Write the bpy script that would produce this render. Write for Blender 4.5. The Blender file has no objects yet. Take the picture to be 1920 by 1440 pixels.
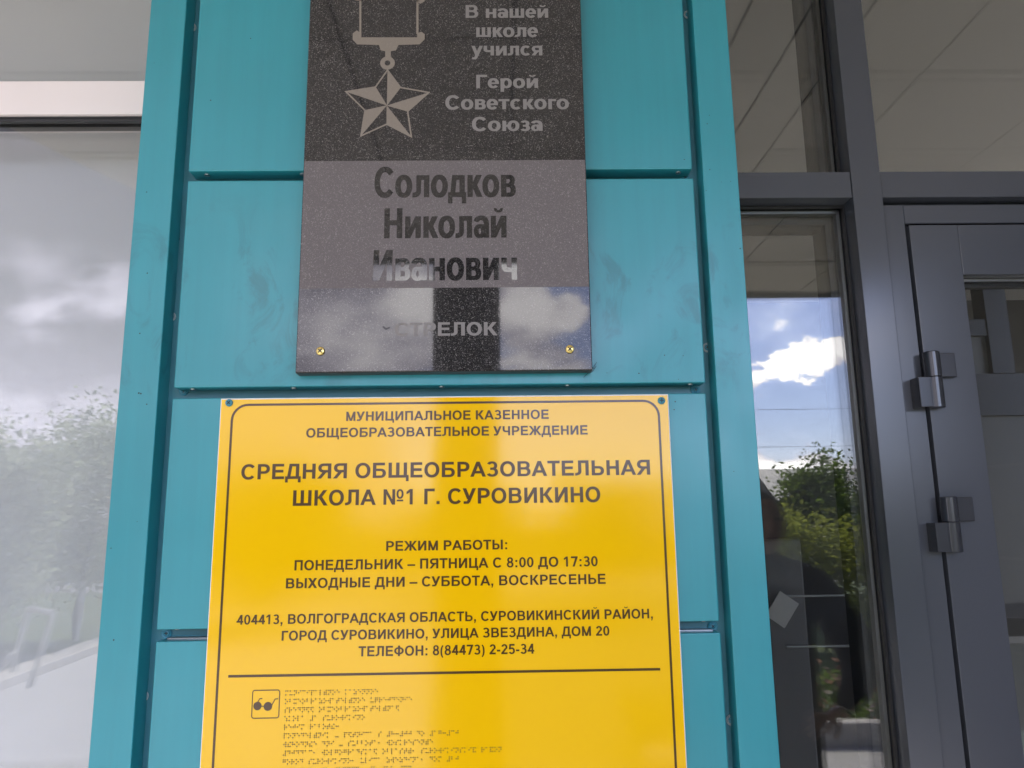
import bpy, bmesh, math, random
from mathutils import Vector, Matrix, noise
random.seed(7)
scene = bpy.context.scene
C = scene.collection

# ------------------------------------------------------------------ camera
F_PX = 1400.0                      # focal length in pixels of the 1920 px wide photograph
EYE = 1.6                          # camera height above the porch floor (metres)
DIST = 1.0                         # camera distance from the face of the pillar
up = Vector((-100, 7710, F_PX)).normalized()
rt = Vector((1, 0, .0175)); rt.y = -(up.x*rt.x + up.z*rt.z)/up.y; rt.normalize()
nm = rt.cross(up)
if nm.z < 0: nm = -nm
RX, RY, RZ = rt, nm, up            # world axes expressed in camera space (right, up, forward)
cam = bpy.data.cameras.new('camera')
cam_ob = bpy.data.objects.new('camera', cam); C.objects.link(cam_ob)
m = Matrix(((RX.x, RX.y, -RX.z, 0), (RY.x, RY.y, -RY.z, -DIST), (RZ.x, RZ.y, -RZ.z, EYE), (0, 0, 0, 1)))
cam_ob.matrix_world = m
cam.sensor_width = 36; cam.lens = F_PX/1920*36
cam.clip_start = .01; cam.clip_end = 500
scene.camera = cam_ob

def ray(px, py):
    c = Vector((px-960, 720-py, F_PX))
    return Vector((RX.dot(c), RY.dot(c), RZ.dot(c)))
def at(px, py, Y):                 # measured point of the photograph -> X, Z on the plane at depth Y
    d = ray(px, py); t = (Y+DIST)/d.y
    return d.x*t, EYE+d.z*t
def uv(px, py):
    d = ray(px, py); return d.x/d.y, d.z/d.y

# ------------------------------------------------------------------ light
SUN_EL, SUN_AZ = math.radians(48), math.radians(24)     # azimuth measured from -Y towards +X
sun_dir = Vector((math.sin(SUN_AZ)*math.cos(SUN_EL), -math.cos(SUN_AZ)*math.cos(SUN_EL), math.sin(SUN_EL)))
sl = bpy.data.lights.new('sun', 'SUN'); sl.energy = 3.0; sl.angle = math.radians(.5); sl.color = (1, .95, .87)
so = bpy.data.objects.new('sun', sl); C.objects.link(so)
so.rotation_euler = sun_dir.to_track_quat('Z', 'Y').to_euler()
scene.view_settings.view_transform = 'Standard'; scene.view_settings.look = 'None'
scene.view_settings.gamma = 1; scene.view_settings.exposure = 2.28

# world: Nishita sky with procedural clouds laid out by direction
W = bpy.data.worlds.new('World'); scene.world = W; W.use_nodes = True
nt = W.node_tree; nt.nodes.clear()
class NB:
    """small helper for node graphs"""
    def __init__(s, nt): s.nt = nt
    def n(s, t, **k):
        o = s.nt.nodes.new(t)
        for a, b in k.items(): setattr(o, a, b)
        return o
    def put(s, sock, v):
        if isinstance(v, bpy.types.NodeSocket): s.nt.links.new(v, sock)
        elif v is not None: sock.default_value = v
    def math(s, op, a, b=None, c=None, clamp=False):
        o = s.n('ShaderNodeMath', operation=op); o.use_clamp = clamp
        s.put(o.inputs[0], a)
        if b is not None: s.put(o.inputs[1], b)
        if c is not None: s.put(o.inputs[2], c)
        return o.outputs[0]
    def ramp(s, v, lo, hi, a=0., b=1., smooth=True):
        o = s.n('ShaderNodeMapRange'); o.interpolation_type = 'SMOOTHSTEP' if smooth else 'LINEAR'
        s.put(o.inputs[0], v); s.put(o.inputs[1], lo); s.put(o.inputs[2], hi); s.put(o.inputs[3], a); s.put(o.inputs[4], b)
        return o.outputs[0]
    def noise(s, vec, scale, detail=4, rough=.55, dist=0.):
        o = s.n('ShaderNodeTexNoise'); s.put(o.inputs['Vector'], vec)
        o.inputs['Scale'].default_value = scale; o.inputs['Detail'].default_value = detail
        o.inputs['Roughness'].default_value = rough; o.inputs['Distortion'].default_value = dist
        return o.outputs[0]
    def mix(s, f, a, b):
        o = s.n('ShaderNodeMix', data_type='RGBA'); s.put(o.inputs[0], f); s.put(o.inputs[6], a); s.put(o.inputs[7], b)
        return o.outputs[2]
b = NB(nt)
tc = b.n('ShaderNodeTexCoord'); sep = b.n('ShaderNodeSeparateXYZ'); nt.links.new(tc.outputs['Generated'], sep.inputs[0])
dx, dy, dz = sep.outputs
den = b.math('MAXIMUM', b.math('MULTIPLY', dy, -1.), .08)
u0 = b.math('DIVIDE', dx, den); v0 = b.math('DIVIDE', dz, den)
cv = b.n('ShaderNodeCombineXYZ'); nt.links.new(u0, cv.inputs[0]); nt.links.new(b.math('MULTIPLY', v0, 1.9), cv.inputs[1])
warp = b.math('MULTIPLY', b.math('SUBTRACT', b.noise(cv.outputs[0], 7., 5, .6), .5), .15)
warp2 = b.math('MULTIPLY', b.math('SUBTRACT', b.noise(cv.outputs[0], 11., 5, .6), .5), .12)
u = b.math('ADD', u0, warp); v = b.math('ADD', v0, warp2)
def pw2(x): return b.math('MULTIPLY', x, x)
def blob(px, py, rx, ry, amp, slope=0.):
    cu, cw = uv(px, py)
    du = b.math('SUBTRACT', u, cu); dv = b.math('SUBTRACT', v, cw)
    if slope: dv = b.math('SUBTRACT', dv, b.math('MULTIPLY', du, slope))
    q = b.math('ADD', pw2(b.math('DIVIDE', du, rx/F_PX)), pw2(b.math('DIVIDE', dv, ry/F_PX)))
    return b.math('MULTIPLY', b.math('EXPONENT', b.math('MULTIPLY', q, -1.)), amp)
def total(l):
    r = l[0]
    for x in l[1:]: r = b.math('ADD', r, x)
    return r
bright = total([blob(*a) for a in [
    (1540, 668, 160, 30, 1.6, .28), (1440, 690, 60, 16, .8, .2), (1450, 600, 80, 50, .7), (1600, 580, 60, 30, .4), (1440, 885, 260, 45, .8),
    (985, 580, 60, 60, 1.1), (1062, 590, 28, 24, .8), (1010, 685, 130, 24, .7), (790, 560, 55, 45, .9), (680, 610, 220, 130, .6), (957, 508, 45, 32, 1.0), (900, 640, 420, 110, .1),
    (100, 575, 80, 50, .95), (215, 540, 60, 50, .8), (60, 490, 90, 40, .45), (90, 790, 260, 70, .4)]])
n1 = b.noise(cv.outputs[0], 3.2, 8, .58)
n2 = b.noise(cv.outputs[0], 9., 6, .6)
lum = b.math('ADD', b.math('MULTIPLY', bright, b.math('ADD', .35, b.math('MULTIPLY', n2, 1.3))), b.math('MULTIPLY', b.math('SUBTRACT', n2, .5), .9))
left = b.ramp(u0, .0, -.30)                       # the left of the view is closed grey cloud
cover = b.ramp(b.math('ADD', b.math('ADD', b.math('MULTIPLY', n1, 1.), b.math('MULTIPLY', bright, .55)), b.math('MULTIPLY', left, .6)), .62, .88)
cover = b.math('MAXIMUM', cover, .25)                   # thin veil over the blue
dark = b.math('MULTIPLY', b.ramp(u0, -.25, -.50), b.ramp(v0, .12, .34))
lumc = b.math('ADD', b.ramp(lum, .0, 1.1, .58, 1.9), b.math('MULTIPLY', left, -.10))
lumc = b.math('MULTIPLY', lumc, b.math('SUBTRACT', 1., b.math('MULTIPLY', dark, .66)))
ccol = b.mix(b.ramp(lumc, .35, 1.9), (.93, .875, 1.06, 1), (1.0, .965, .97, 1))
sky = b.n('ShaderNodeTexSky', sky_type='NISHITA'); sky.sun_disc = False
sky.sun_elevation = SUN_EL
sky.sun_rotation = math.pi - SUN_AZ     # towards -Y, turned to +X like the lamp
sky.dust_density = .5; sky.ozone_density = 4.5
bg1 = b.n('ShaderNodeBackground'); tint = b.n('ShaderNodeVectorMath', operation='MULTIPLY'); nt.links.new(sky.outputs[0], tint.inputs[0]); tint.inputs[1].default_value = (1.0, .93, 1.10); nt.links.new(tint.outputs[0], bg1.inputs[0]); bg1.inputs[1].default_value = .13
bg2 = b.n('ShaderNodeBackground'); nt.links.new(ccol, bg2.inputs[0]); nt.links.new(lumc, bg2.inputs[1])
mx = b.n('ShaderNodeMixShader'); nt.links.new(cover, mx.inputs[0]); nt.links.new(bg1.outputs[0], mx.inputs[1]); nt.links.new(bg2.outputs[0], mx.inputs[2])
wo = b.n('ShaderNodeOutputWorld'); nt.links.new(mx.outputs[0], wo.inputs[0])

# ------------------------------------------------------------------ materials
MATS = {}
def mat(name, col, rough=.5, metal=0., spec=.5, ior=1.5, bump=None, var=None, rvar=None, coat=0.):
    """bump=(scale, strength, distance) var=(scale, amount) rvar=(scale, low, high)"""
    if name in MATS: return MATS[name]
    mt = bpy.data.materials.new(name); mt.use_nodes = True; nt = mt.node_tree; q = NB(nt)
    p = nt.nodes['Principled BSDF']; p.inputs['Base Color'].default_value = (*col, 1)
    p.inputs['Roughness'].default_value = rough; p.inputs['Metallic'].default_value = metal; p.inputs['IOR'].default_value = ior
    p.inputs['Specular IOR Level'].default_value = spec; p.inputs['Coat Weight'].default_value = coat
    tc = q.n('ShaderNodeTexCoord').outputs['Object']
    if var:
        f = q.ramp(q.noise(tc, var[0], 4, .5), .2, .8, 1-var[1], 1+var[1])
        if name == 'teal_paint':      # faint vertical rain and wiping streaks
            mp = q.n('ShaderNodeMapping'); mp.inputs['Scale'].default_value = (26, 26, 1.3); nt.links.new(tc, mp.inputs[0])
            f = q.math('MULTIPLY', f, q.ramp(q.noise(mp.outputs[0], 2., 4, .6), .25, .75, .955, 1.045))
            # smeared hand marks on the cladding at reach height
            sx = q.n('ShaderNodeSeparateXYZ'); nt.links.new(tc, sx.inputs[0])
            zm = q.math('MULTIPLY', q.ramp(sx.outputs[2], 1.72, 1.84), q.ramp(sx.outputs[2], 2.10, 1.92))
            m2 = q.n('ShaderNodeMapping'); m2.inputs['Scale'].default_value = (1, 1, .6); m2.inputs['Rotation'].default_value = (0, .5, 0); nt.links.new(tc, m2.inputs[0])
            sm = q.ramp(q.noise(m2.outputs[0], 17., 5, .65, 1.2), .50, .68)
            f = q.math('MULTIPLY', f, q.math('SUBTRACT', 1.03, q.math('MULTIPLY', q.math('MULTIPLY', sm, zm), .30)))
        vm = q.n('ShaderNodeVectorMath', operation='SCALE'); vm.inputs[0].default_value = col; q.put(vm.inputs['Scale'], f)
        nt.links.new(vm.outputs[0], p.inputs['Base Color'])
    if rvar: q.put(p.inputs['Roughness'], q.ramp(q.noise(tc, rvar[0], 2, .5), .22, .78, rvar[1], rvar[2]))
    if bump:
        bp = q.n('ShaderNodeBump'); bp.inputs['Strength'].default_value = bump[1]; bp.inputs['Distance'].default_value = bump[2]
        q.put(bp.inputs['Height'], q.noise(tc, bump[0], 3, .5)); nt.links.new(bp.outputs[0], p.inputs['Normal'])
    MATS[name] = mt; return mt

def granite(name, base, fleck, amount, rough, spec=.5, ior=1.5):
    mt = bpy.data.materials.new(name); mt.use_nodes = True; nt = mt.node_tree; q = NB(nt); p = nt.nodes['Principled BSDF']
    tc = q.n('ShaderNodeTexCoord').outputs['Object']
    a = q.noise(tc, 700., 2, .65); c = q.noise(tc, 1500., 1, .5); g = q.noise(tc, 30., 4, .65)
    f = q.math('ADD', q.ramp(a, .56, .74, 0, 1), q.math('MULTIPLY', q.ramp(c, .60, .74, 0, 1), .8), clamp=True)
    f = q.math('MULTIPLY', f, q.math('MULTIPLY', q.ramp(g, .2, .8, .55, 1.3, False), amount), clamp=True)
    nt.links.new(q.mix(f, (*base, 1), (*fleck, 1)), p.inputs['Base Color'])
    p.inputs['Roughness'].default_value = rough; p.inputs['Specular IOR Level'].default_value = spec; p.inputs['IOR'].default_value = ior
    if rough < .2:
        q.put(p.inputs['Roughness'], q.math('ADD', rough, q.math('MULTIPLY', f, .25)))
    return mt

def glass_mat(name, tint, f0):
    mt = bpy.data.materials.new(name); mt.use_nodes = True; nt = mt.node_tree; nt.nodes.clear(); q = NB(nt)
    lw = q.n('ShaderNodeLayerWeight'); lw.inputs[0].default_value = .5
    fr = q.math('ADD', f0, q.math('MULTIPLY', q.math('POWER', lw.outputs['Facing'], 5.), 1-f0))
    tr = q.n('ShaderNodeBsdfTransparent'); tr.inputs[0].default_value = (*tint, 1)
    gl = q.n('ShaderNodeBsdfGlossy'); gl.inputs['Roughness'].default_value = 0.; gl.inputs[0].default_value = (1, 1, 1, 1)
    m_ = q.n('ShaderNodeMixShader'); nt.links.new(fr, m_.inputs[0]); nt.links.new(tr.outputs[0], m_.inputs[1]); nt.links.new(gl.outputs[0], m_.inputs[2])
    o = q.n('ShaderNodeOutputMaterial'); nt.links.new(m_.outputs[0], o.inputs[0])
    return mt

TEAL = mat('teal_paint', (.012, .235, .276), .30, spec=.75, var=(3.1, .05), rvar=(8., .285, .43), bump=(4., .08, .01))
TEAL_SIDE = mat('teal_paint_plain', (.045, .195, .235), .42, var=(9., .10))
STEEL = mat('zinc_steel', (.42, .44, .45), .32, metal=1.)
WASHER = mat('dull_washer', (.42, .46, .46), .35, metal=.2)
TEALHEAD = mat('teal_screw_paint', (.03, .22, .29), .35)
BRASS = mat('brass', (.80, .62, .22), .28, metal=1.)
BLACK = mat('black_rubber', (.012, .012, .013), .55)
GRAN_POL = granite('granite_polished', (.018, .017, .017), (.31, .295, .28), .80, .03, .42, 1.55)
GRAN_NAME = granite('granite_name', (.015, .0145, .0145), (.25, .235, .22), .45, .03, .45, 1.55)
GRAN_MAT = granite('granite_frosted', (.125, .110, .108), (.34, .31, .295), .85, .55, .25)
GRAN_SIDE = granite('granite_sawn', (.03, .029, .029), (.12, .11, .11), .6, .45)
GRAN_LET = granite('granite_etched', (.20, .187, .175), (.33, .31, .30), .45, .6, .3)
MEDAL = granite('granite_bronze_etched', (.215, .185, .15), (.33, .285, .24), .5, .5, .3)
YELLOW = mat('yellow_film', (.81, .475, .001), .1, ior=1.5, bump=(2.3, .10, .012), rvar=(4., .06, .11))
WHITE_EDGE = mat('white_plastic', (.80, .78, .74), .4)
PRINT = mat('brown_print', (.070, .034, .008), .16, bump=(2.3, .10, .012))
DOTM = mat('brown_dots', (.10, .048, .010), .35)
WHITE_PVC = mat('white_window_frame', (.80, .72, .69), .30, var=(5., .03))
GREY = mat('anthracite_paint', (.064, .071, .086), .2, ior=1.5, spec=.65, rvar=(3., .16, .23), bump=(700., .06, .0003))
GREY_DARK = mat('anthracite_gasket', (.018, .018, .019), .45)
SPACER = mat('aluminium_spacer', (.35, .35, .34), .4, metal=1.)
HINGE = mat('hinge_paint', (.034, .037, .045), .17, ior=1.6)
GLASS = glass_mat('clear_glass', (.92, .925, .915), .045)
GLASS_L = glass_mat('window_glass', (.94, .945, .945), .042)
BLIND = mat('white_blind', (.72, .72, .725), .8, var=(2., .02))
SOFFIT = mat('soffit_panel', (.76, .70, .635), .55, var=(2.2, .04)); SOFFIT2 = mat('soffit_panel_shaded', (.68, .63, .57), .6, var=(2.2, .04))  # second, darker tone paints in the shading of slightly tilted panels
SOFFIT_SEAM = mat('soffit_seam', (.16, .15, .14), .7)
FASCIA = mat('canopy_fascia', (.55, .58, .55), .4)
COLUMN = mat('column_paint', (.030, .030, .033), .5)
FLOOR_IN = mat('interior_tiles', (.17, .16, .15), .35, var=(6., .1))
CEIL_IN = mat('interior_ceiling_paint', (.80, .78, .75), .8)
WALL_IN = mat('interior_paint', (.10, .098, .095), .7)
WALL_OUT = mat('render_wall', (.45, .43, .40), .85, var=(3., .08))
PAPER = mat('paper', (.75, .75, .74), .7)
PAVING = mat('paving', (.34, .325, .31), .8, var=(9., .12))
GRASSM = mat('lawn', (.07, .10, .03), .95, var=(1.6, .35))
ROADM = mat('road', (.42, .405, .40), .9, var=(4., .1))
KERBM = mat('kerb_concrete', (.45, .42, .38), .85, var=(8., .12))
BARK = mat('bark', (.10, .08, .06), .9, var=(12., .3))
LIME = mat('whitewash', (.70, .69, .66), .85)
SKIN = mat('skin', (.45, .27, .20), .5)
CLOTH = mat('dark_cloth', (.018, .018, .021), .8)
HAIR = mat('grey_hair', (.10, .09, .085), .6)
def leaf_mat(name, col):
    mt = bpy.data.materials.new(name); mt.use_nodes = True; nt = mt.node_tree; nt.nodes.clear(); q = NB(nt)
    oi = q.n('ShaderNodeTexCoord').outputs['Object']
    c = q.mix(q.ramp(q.noise(oi, 5., 3), .3, .7), (*[x*.6 for x in col], 1), (*[x*1.35 for x in col], 1))
    d = q.n('ShaderNodeBsdfDiffuse'); nt.links.new(c, d.inputs[0]); t = q.n('ShaderNodeBsdfTranslucent'); nt.links.new(c, t.inputs[0])
    g = q.n('ShaderNodeBsdfGlossy'); g.inputs['Roughness'].default_value = .45
    m1 = q.n('ShaderNodeMixShader'); m1.inputs[0].default_value = .55; nt.links.new(d.outputs[0], m1.inputs[1]); nt.links.new(t.outputs[0], m1.inputs[2])
    m2 = q.n('ShaderNodeMixShader'); m2.inputs[0].default_value = .04; nt.links.new(m1.outputs[0], m2.inputs[1]); nt.links.new(g.outputs[0], m2.inputs[2])
    o = q.n('ShaderNodeOutputMaterial'); nt.links.new(m2.outputs[0], o.inputs[0]); return mt
LEAF = leaf_mat('leaf_green', (.13, .19, .035)); LEAF2 = leaf_mat('leaf_pale', (.42, .46, .31)); LEAF3 = leaf_mat('leaf_yellow_green', (.27, .30, .05)); FLOWER = leaf_mat('flower_pink', (.26, .15, .11))

# ------------------------------------------------------------------ mesh helpers
class MB:
    def __init__(s): s.bm = bmesh.new()
    def box(s, x0, x1, y0, y1, z0, z1, bev=0., seg=2, mx=None):
        r = bmesh.ops.create_cube(s.bm, size=1)
        vs = r['verts']
        for v in vs: v.co = Vector(((x0+x1)/2+v.co.x*(x1-x0), (y0+y1)/2+v.co.y*(y1-y0), (z0+z1)/2+v.co.z*(z1-z0)))
        if mx: bmesh.ops.transform(s.bm, matrix=mx, verts=vs)
        if bev:
            es = list({e for v in vs for e in v.link_edges})
            bmesh.ops.bevel(s.bm, geom=es, offset=bev, segments=seg, profile=.5, affect='EDGES')
        return s
    def poly(s, pts):
        try: s.bm.faces.new([s.bm.verts.new(p) for p in pts])
        except ValueError: pass
        return s
    def cyl(s, p, q, r0, r1=None, n=20, cap=True):
        p, q = Vector(p), Vector(q); r1 = r0 if r1 is None else r1
        ax = (q-p).normalized(); a = ax.orthogonal().normalized(); c = ax.cross(a)
        A = [s.bm.verts.new(p+(a*math.cos(t)+c*math.sin(t))*r0) for t in [2*math.pi*i/n for i in range(n)]]
        B = [s.bm.verts.new(q+(a*math.cos(t)+c*math.sin(t))*r1) for t in [2*math.pi*i/n for i in range(n)]]
        for i in range(n):
            f = s.bm.faces.new((A[i], A[(i+1) % n], B[(i+1) % n], B[i])); f.smooth = n > 8
        if cap: s.bm.faces.new(A[::-1]); s.bm.faces.new(B)
        return s
    def tube(s, pts, r, n=8):
        for a, c in zip(pts, pts[1:]): s.cyl(a, c, r, n=n)
        return s
    def lathe(s, c, ax, prof, n=24):
        """prof: list of (radius, distance along ax)"""
        c = Vector(c); ax = Vector(ax).normalized(); a = ax.orthogonal().normalized(); d = ax.cross(a)
        rings = []
        for r, h in prof:
            rings.append([s.bm.verts.new(c+ax*h+(a*math.cos(2*math.pi*i/n)+d*math.sin(2*math.pi*i/n))*max(r, 1e-5)) for i in range(n)])
        for A, B in zip(rings, rings[1:]):
            for i in range(n):
                f = s.bm.faces.new((A[i], A[(i+1) % n], B[(i+1) % n], B[i])); f.smooth = True
        return s
    def ball(s, c, rx, ry, rz, seg=20):
        r = bmesh.ops.create_uvsphere(s.bm, u_segments=seg, v_segments=seg//2+2, radius=1)
        for v in r['verts']: v.co = Vector((c[0]+v.co.x*rx, c[1]+v.co.y*ry, c[2]+v.co.z*rz))
        for v in r['verts']:
            for f in v.link_faces: f.smooth = True
        return s
    def build(s, name, material, parent=None, recalc=True):
        if recalc: bmesh.ops.recalc_face_normals(s.bm, faces=s.bm.faces)
        for e in s.bm.edges:
            if len(e.link_faces) == 2 and e.calc_face_angle(0) > .6: e.smooth = False
        me = bpy.data.meshes.new(name); s.bm.to_mesh(me); s.bm.free()
        for m_ in (material if isinstance(material, (list, tuple)) else [material]): me.materials.append(m_)
        o = bpy.data.objects.new(name, me); C.objects.link(o)
        if parent: o.parent = parent; o.matrix_parent_inverse = parent.matrix_basis.inverted()
        return o
def thing(name, label, cat, loc=(0, 0, 0), group=None):
    o = bpy.data.objects.new(name, None); C.objects.link(o); o.location = loc; o.empty_display_size = .05
    o['label'] = label; o['category'] = cat
    if group: o['group'] = group
    return o
def tag(o, label, cat, group=None):
    o['label'] = label; o['category'] = cat
    if group: o['group'] = group
    return o
def struct(o, kind='structure'): o['kind'] = kind; return o
def copy_tree(o, parent=None):
    c = o.copy(); C.objects.link(c)
    if parent: c.parent = parent
    for ch in list(o.children): copy_tree(ch, c)
    return c

# ------------------------------------------------------------------ lettering: a stroke-built bold grotesque
S, T, CAP = 152, 126, 716
def V(x, y0, y1, w=S): return [[(x, y0), (x+w, y0), (x+w, y1), (x, y1)]]
def H(x0, x1, y, t=T): return [[(x0, y), (x1, y), (x1, y+t), (x0, y+t)]]
def D(xa, ya, xb, yb, w): return [[(xa, ya), (xa+w, ya), (xb+w, yb), (xb, yb)]]
def A(cx, cy, rx, ry, a0=0, a1=360, wx=S, wy=T):
    n = max(6, int(abs(a1-a0)/11)); out = []
    def pt(rx, ry, t):
        c, s_ = math.cos(t), math.sin(t); e = 2/2.15
        return (cx+rx*math.copysign(abs(c)**e, c), cy+ry*math.copysign(abs(s_)**e, s_))
    for i in range(n):
        t0 = math.radians(a0+(a1-a0)*i/n); t1 = math.radians(a0+(a1-a0)*(i+1)/n)
        out.append([pt(rx, ry, t0), pt(rx, ry, t1), pt(rx-wx, ry-wy, t1), pt(rx-wx, ry-wy, t0)])
    return [('strip', out)]
def breve(cx, y): return A(cx, y, 140, 105, 180, 360, 62, 58)
G = {}
def g(ch, adv, *parts): G[ch] = (adv, [p for q in parts for p in q])
g('А', 722, D(0, 0, 284, 716, 158), D(564, 0, 280, 716, 158), H(170, 550, 158, 118))
g('Б', 719, V(73, 0, 716), H(73, 625, 596), H(73, 430, 325, 115), H(73, 430, 0, 115), A(430, 220, 242, 220, -90, 90, 150, 115))
g('В', 722, V(73, 0, 716), H(73, 400, 601, 115), H(73, 420, 318, 112), H(73, 420, 0, 115), A(400, 517, 238, 199, -90, 90, 146, 112), A(420, 215, 252, 215, -90, 90, 150, 114))
g('Г', 575, V(73, 0, 716), H(73, 560, 596))
g('Д', 735, H(10, 722, 0), V(10, -165, 100, 125), V(597, -165, 100, 125), V(488, 0, 716), H(185, 634, 596), D(92, 60, 190, 716, 148))
g('Е', 667, V(73, 0, 716), H(73, 610, 596), H(73, 585, 310), H(73, 625, 0))
g('Ж', 950, V(401, 0, 716), D(300, 330, 15, 716, 172), D(0, 0, 300, 400, 172), D(480, 330, 763, 716, 172), D(778, 0, 478, 400, 172))
g('З', 615, A(285, 522, 245, 206, -90, 155, 146, 108), A(290, 212, 275, 222, -155, 90, 150, 112), H(200, 290, 316, 112))
g('И', 735, V(73, 0, 716), V(516, 0, 716), D(73, 0, 500, 716, 162))
g('Й', 735, V(73, 0, 716), V(516, 0, 716), D(73, 0, 500, 716, 162), breve(367, 895))
g('К', 700, V(73, 0, 716), D(185, 320, 478, 716, 178), D(510, 0, 225, 420, 185))
g('Л', 720, V(502, 0, 716), H(165, 640, 596), V(165, 190, 716, 146), A(20, 192, 291, 196, -90, 0, 146, 122))
g('М', 833, V(73, 0, 716, 140), V(620, 0, 716, 140), D(343, 0, 73, 716, 148), D(343, 0, 612, 716, 148))
g('Н', 722, V(73, 0, 716), V(503, 0, 716), H(73, 640, 305, 124))
g('О', 778, A(389, 358, 345, 370, wx=152))
g('П', 722, V(73, 0, 716), V(503, 0, 716), H(73, 640, 596))
g('Р', 667, V(73, 0, 716), H(73, 380, 596), H(73, 380, 262, 118), A(380, 489, 250, 227, -90, 90))
g('С', 722, A(385, 358, 340, 370, 40, 320, 150))
g('Т', 611, H(20, 590, 596), V(232, 0, 716))
g('У', 640, D(205, 215, 5, 716, 168), D(180, 50, 462, 716, 164), H(50, 240, -4, 118), D(170, 0, 250, 180, 120))
g('Ф', 800, V(326, -20, 736), A(400, 358, 360, 262, wx=150, wy=112))
g('Х', 667, D(0, 0, 466, 716, 186), D(478, 0, 12, 716, 186))
g('Ц', 745, V(73, 0, 716), V(492, 0, 716), H(73, 722, 0), V(600, -165, 60, 124))
g('Ч', 690, V(472, 0, 716), V(60, 460, 716), A(300, 470, 240, 220, 180, 270), H(298, 500, 250, 120))
g('Ш', 990, V(73, 0, 716), V(422, 0, 716), V(771, 0, 716), H(73, 900, 0))
g('Щ', 1015, V(73, 0, 716), V(422, 0, 716), V(771, 0, 716), H(73, 1000, 0), V(878, -165, 60, 124))
g('Ы', 890, V(73, 0, 716), H(73, 350, 325, 115), H(73, 350, 0, 115), A(350, 220, 238, 220, -90, 90, 148, 115), V(668, 0, 716))
g('Ь', 690, V(73, 0, 716), H(73, 400, 325, 115), H(73, 400, 0, 115), A(400, 220, 244, 220, -90, 90, 148, 115))
g('Я', 722, V(503, 0, 716), H(300, 640, 598, 118), H(300, 640, 285, 116), A(300, 501, 244, 216, 90, 270), D(20, 0, 285, 330, 178))
g('0', 556, A(278, 355, 238, 364, wx=140, wy=112))
g('1', 556, V(232, 0, 716, 140), [[(240, 716), (240, 560), (80, 470), (80, 588)]])
g('2', 556, A(275, 500, 228, 220, -32, 168, 142, 110), D(35, 90, 305, 425, 172), H(35, 508, 0))
g('3', 556, A(265, 525, 215, 194, -90, 155, 138, 104), A(270, 210, 242, 218, -155, 90, 140, 108), H(190, 270, 316, 110))
g('4', 556, V(318, 0, 716, 138), H(15, 535, 148), D(15, 165, 300, 716, 150))
g('5', 556, H(110, 490, 594), D(50, 330, 100, 700, 128), A(272, 232, 242, 240, -155, 132, 140, 108))
g('7', 556, H(40, 520, 594), D(140, 0, 362, 640, 152))
g('8', 556, A(278, 530, 208, 190, wx=128, wy=102), A(278, 204, 240, 214, wx=138, wy=106))
g('.', 278, V(68, 0, 140, 142)); g(',', 278, V(68, 0, 140, 142), D(70, -150, 120, 10, 80)); g(':', 333, V(98, 0, 140, 142), V(98, 380, 519, 142))
g('(', 333, A(330, 260, 275, 480, 108, 252, 125, 70)); g(')', 333, A(3, 260, 275, 480, -72, 72, 125, 70))
g('–', 556, H(0, 556, 205, 112)); g('-', 333, H(38, 295, 195, 126)); g(' ', 278)
g('№', 1060, V(73, 0, 716, 135), V(480, 0, 716, 135), D(478, 0, 75, 716, 138), A(840, 490, 165, 226, wx=92, wy=80), H(690, 992, 150, 78))
s_, t_ = 146, 112
g('а', 556, V(378, 0, 370, s_), A(268, 352, 248, 178, 0, 165, s_, t_), A(225, 155, 190, 167, 0, 360, 130, 92), H(225, 400, 228, 92))
g('в', 560, V(65, 0, 519, s_), H(65, 330, 419, 100), H(65, 345, 225, 92), H(65, 345, 0, 100), A(330, 380, 175, 139, -90, 90, 132, 96), A(345, 158, 190, 158, -90, 90, s_, 98))
g('г', 410, V(65, 0, 519, s_), H(65, 400, 519-t_, t_))
g('д', 605, H(10, 592, 0, t_), V(10, -150, 90, 112), V(480, -150, 90, 112), V(398, 0, 519, s_), H(145, 536, 519-t_, t_), D(78, 50, 148, 519, 132))
g('е', 556, A(280, 260, 250, 272, 0, 322, s_, t_), H(70, 528, 212, 92))
g('з', 470, A(215, 372, 195, 158, -90, 152, 132, 96), A(220, 150, 212, 162, -152, 90, s_, 98), H(140, 220, 216, 92))
g('и', 625, V(65, 0, 519, s_), V(422, 0, 519, s_), D(65, 0, 412, 519, 148))
g('й', 625, V(65, 0, 519, s_), V(422, 0, 519, s_), D(65, 0, 412, 519, 148), breve(312, 705))
g('к', 540, V(65, 0, 519, s_), D(165, 230, 362, 519, 165), D(378, 0, 180, 310, 168))
g('л', 605, V(402, 0, 519, s_), H(140, 540, 519-t_, t_), V(140, 150, 519, 130), A(12, 150, 258, 155, -90, 0, 130, t_))
g('н', 613, V(65, 0, 519, s_), V(410, 0, 519, s_), H(65, 540, 208, t_))
g('о', 611, A(305, 260, 272, 272, 0, 360, s_+4, t_))
g('п', 610, V(65, 0, 519, s_), V(407, 0, 519, s_), H(65, 540, 519-t_, t_))
g('р', 611, V(65, -205, 519, s_), A(325, 260, 250, 272, 0, 360, s_, t_))
g('с', 556, A(292, 260, 258, 272, 46, 314, s_, t_))
g('т', 520, H(20, 500, 519-t_, t_), V(191, 0, 519, s_))
g('у', 556, D(195, 0, 8, 519, 150), D(120, -140, 398, 519, 150), H(40, 190, -205, t_), D(110, -200, 180, -60, 110))
g('ч', 590, V(388, 0, 519, s_), V(50, 325, 519, s_), A(240, 330, 190, 152, 180, 270, s_, t_), H(238, 410, 178, t_))
g('ш', 818, V(65, 0, 519, s_), V(340, 0, 519, s_), V(615, 0, 519, s_), H(65, 740, 0, t_))
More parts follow.
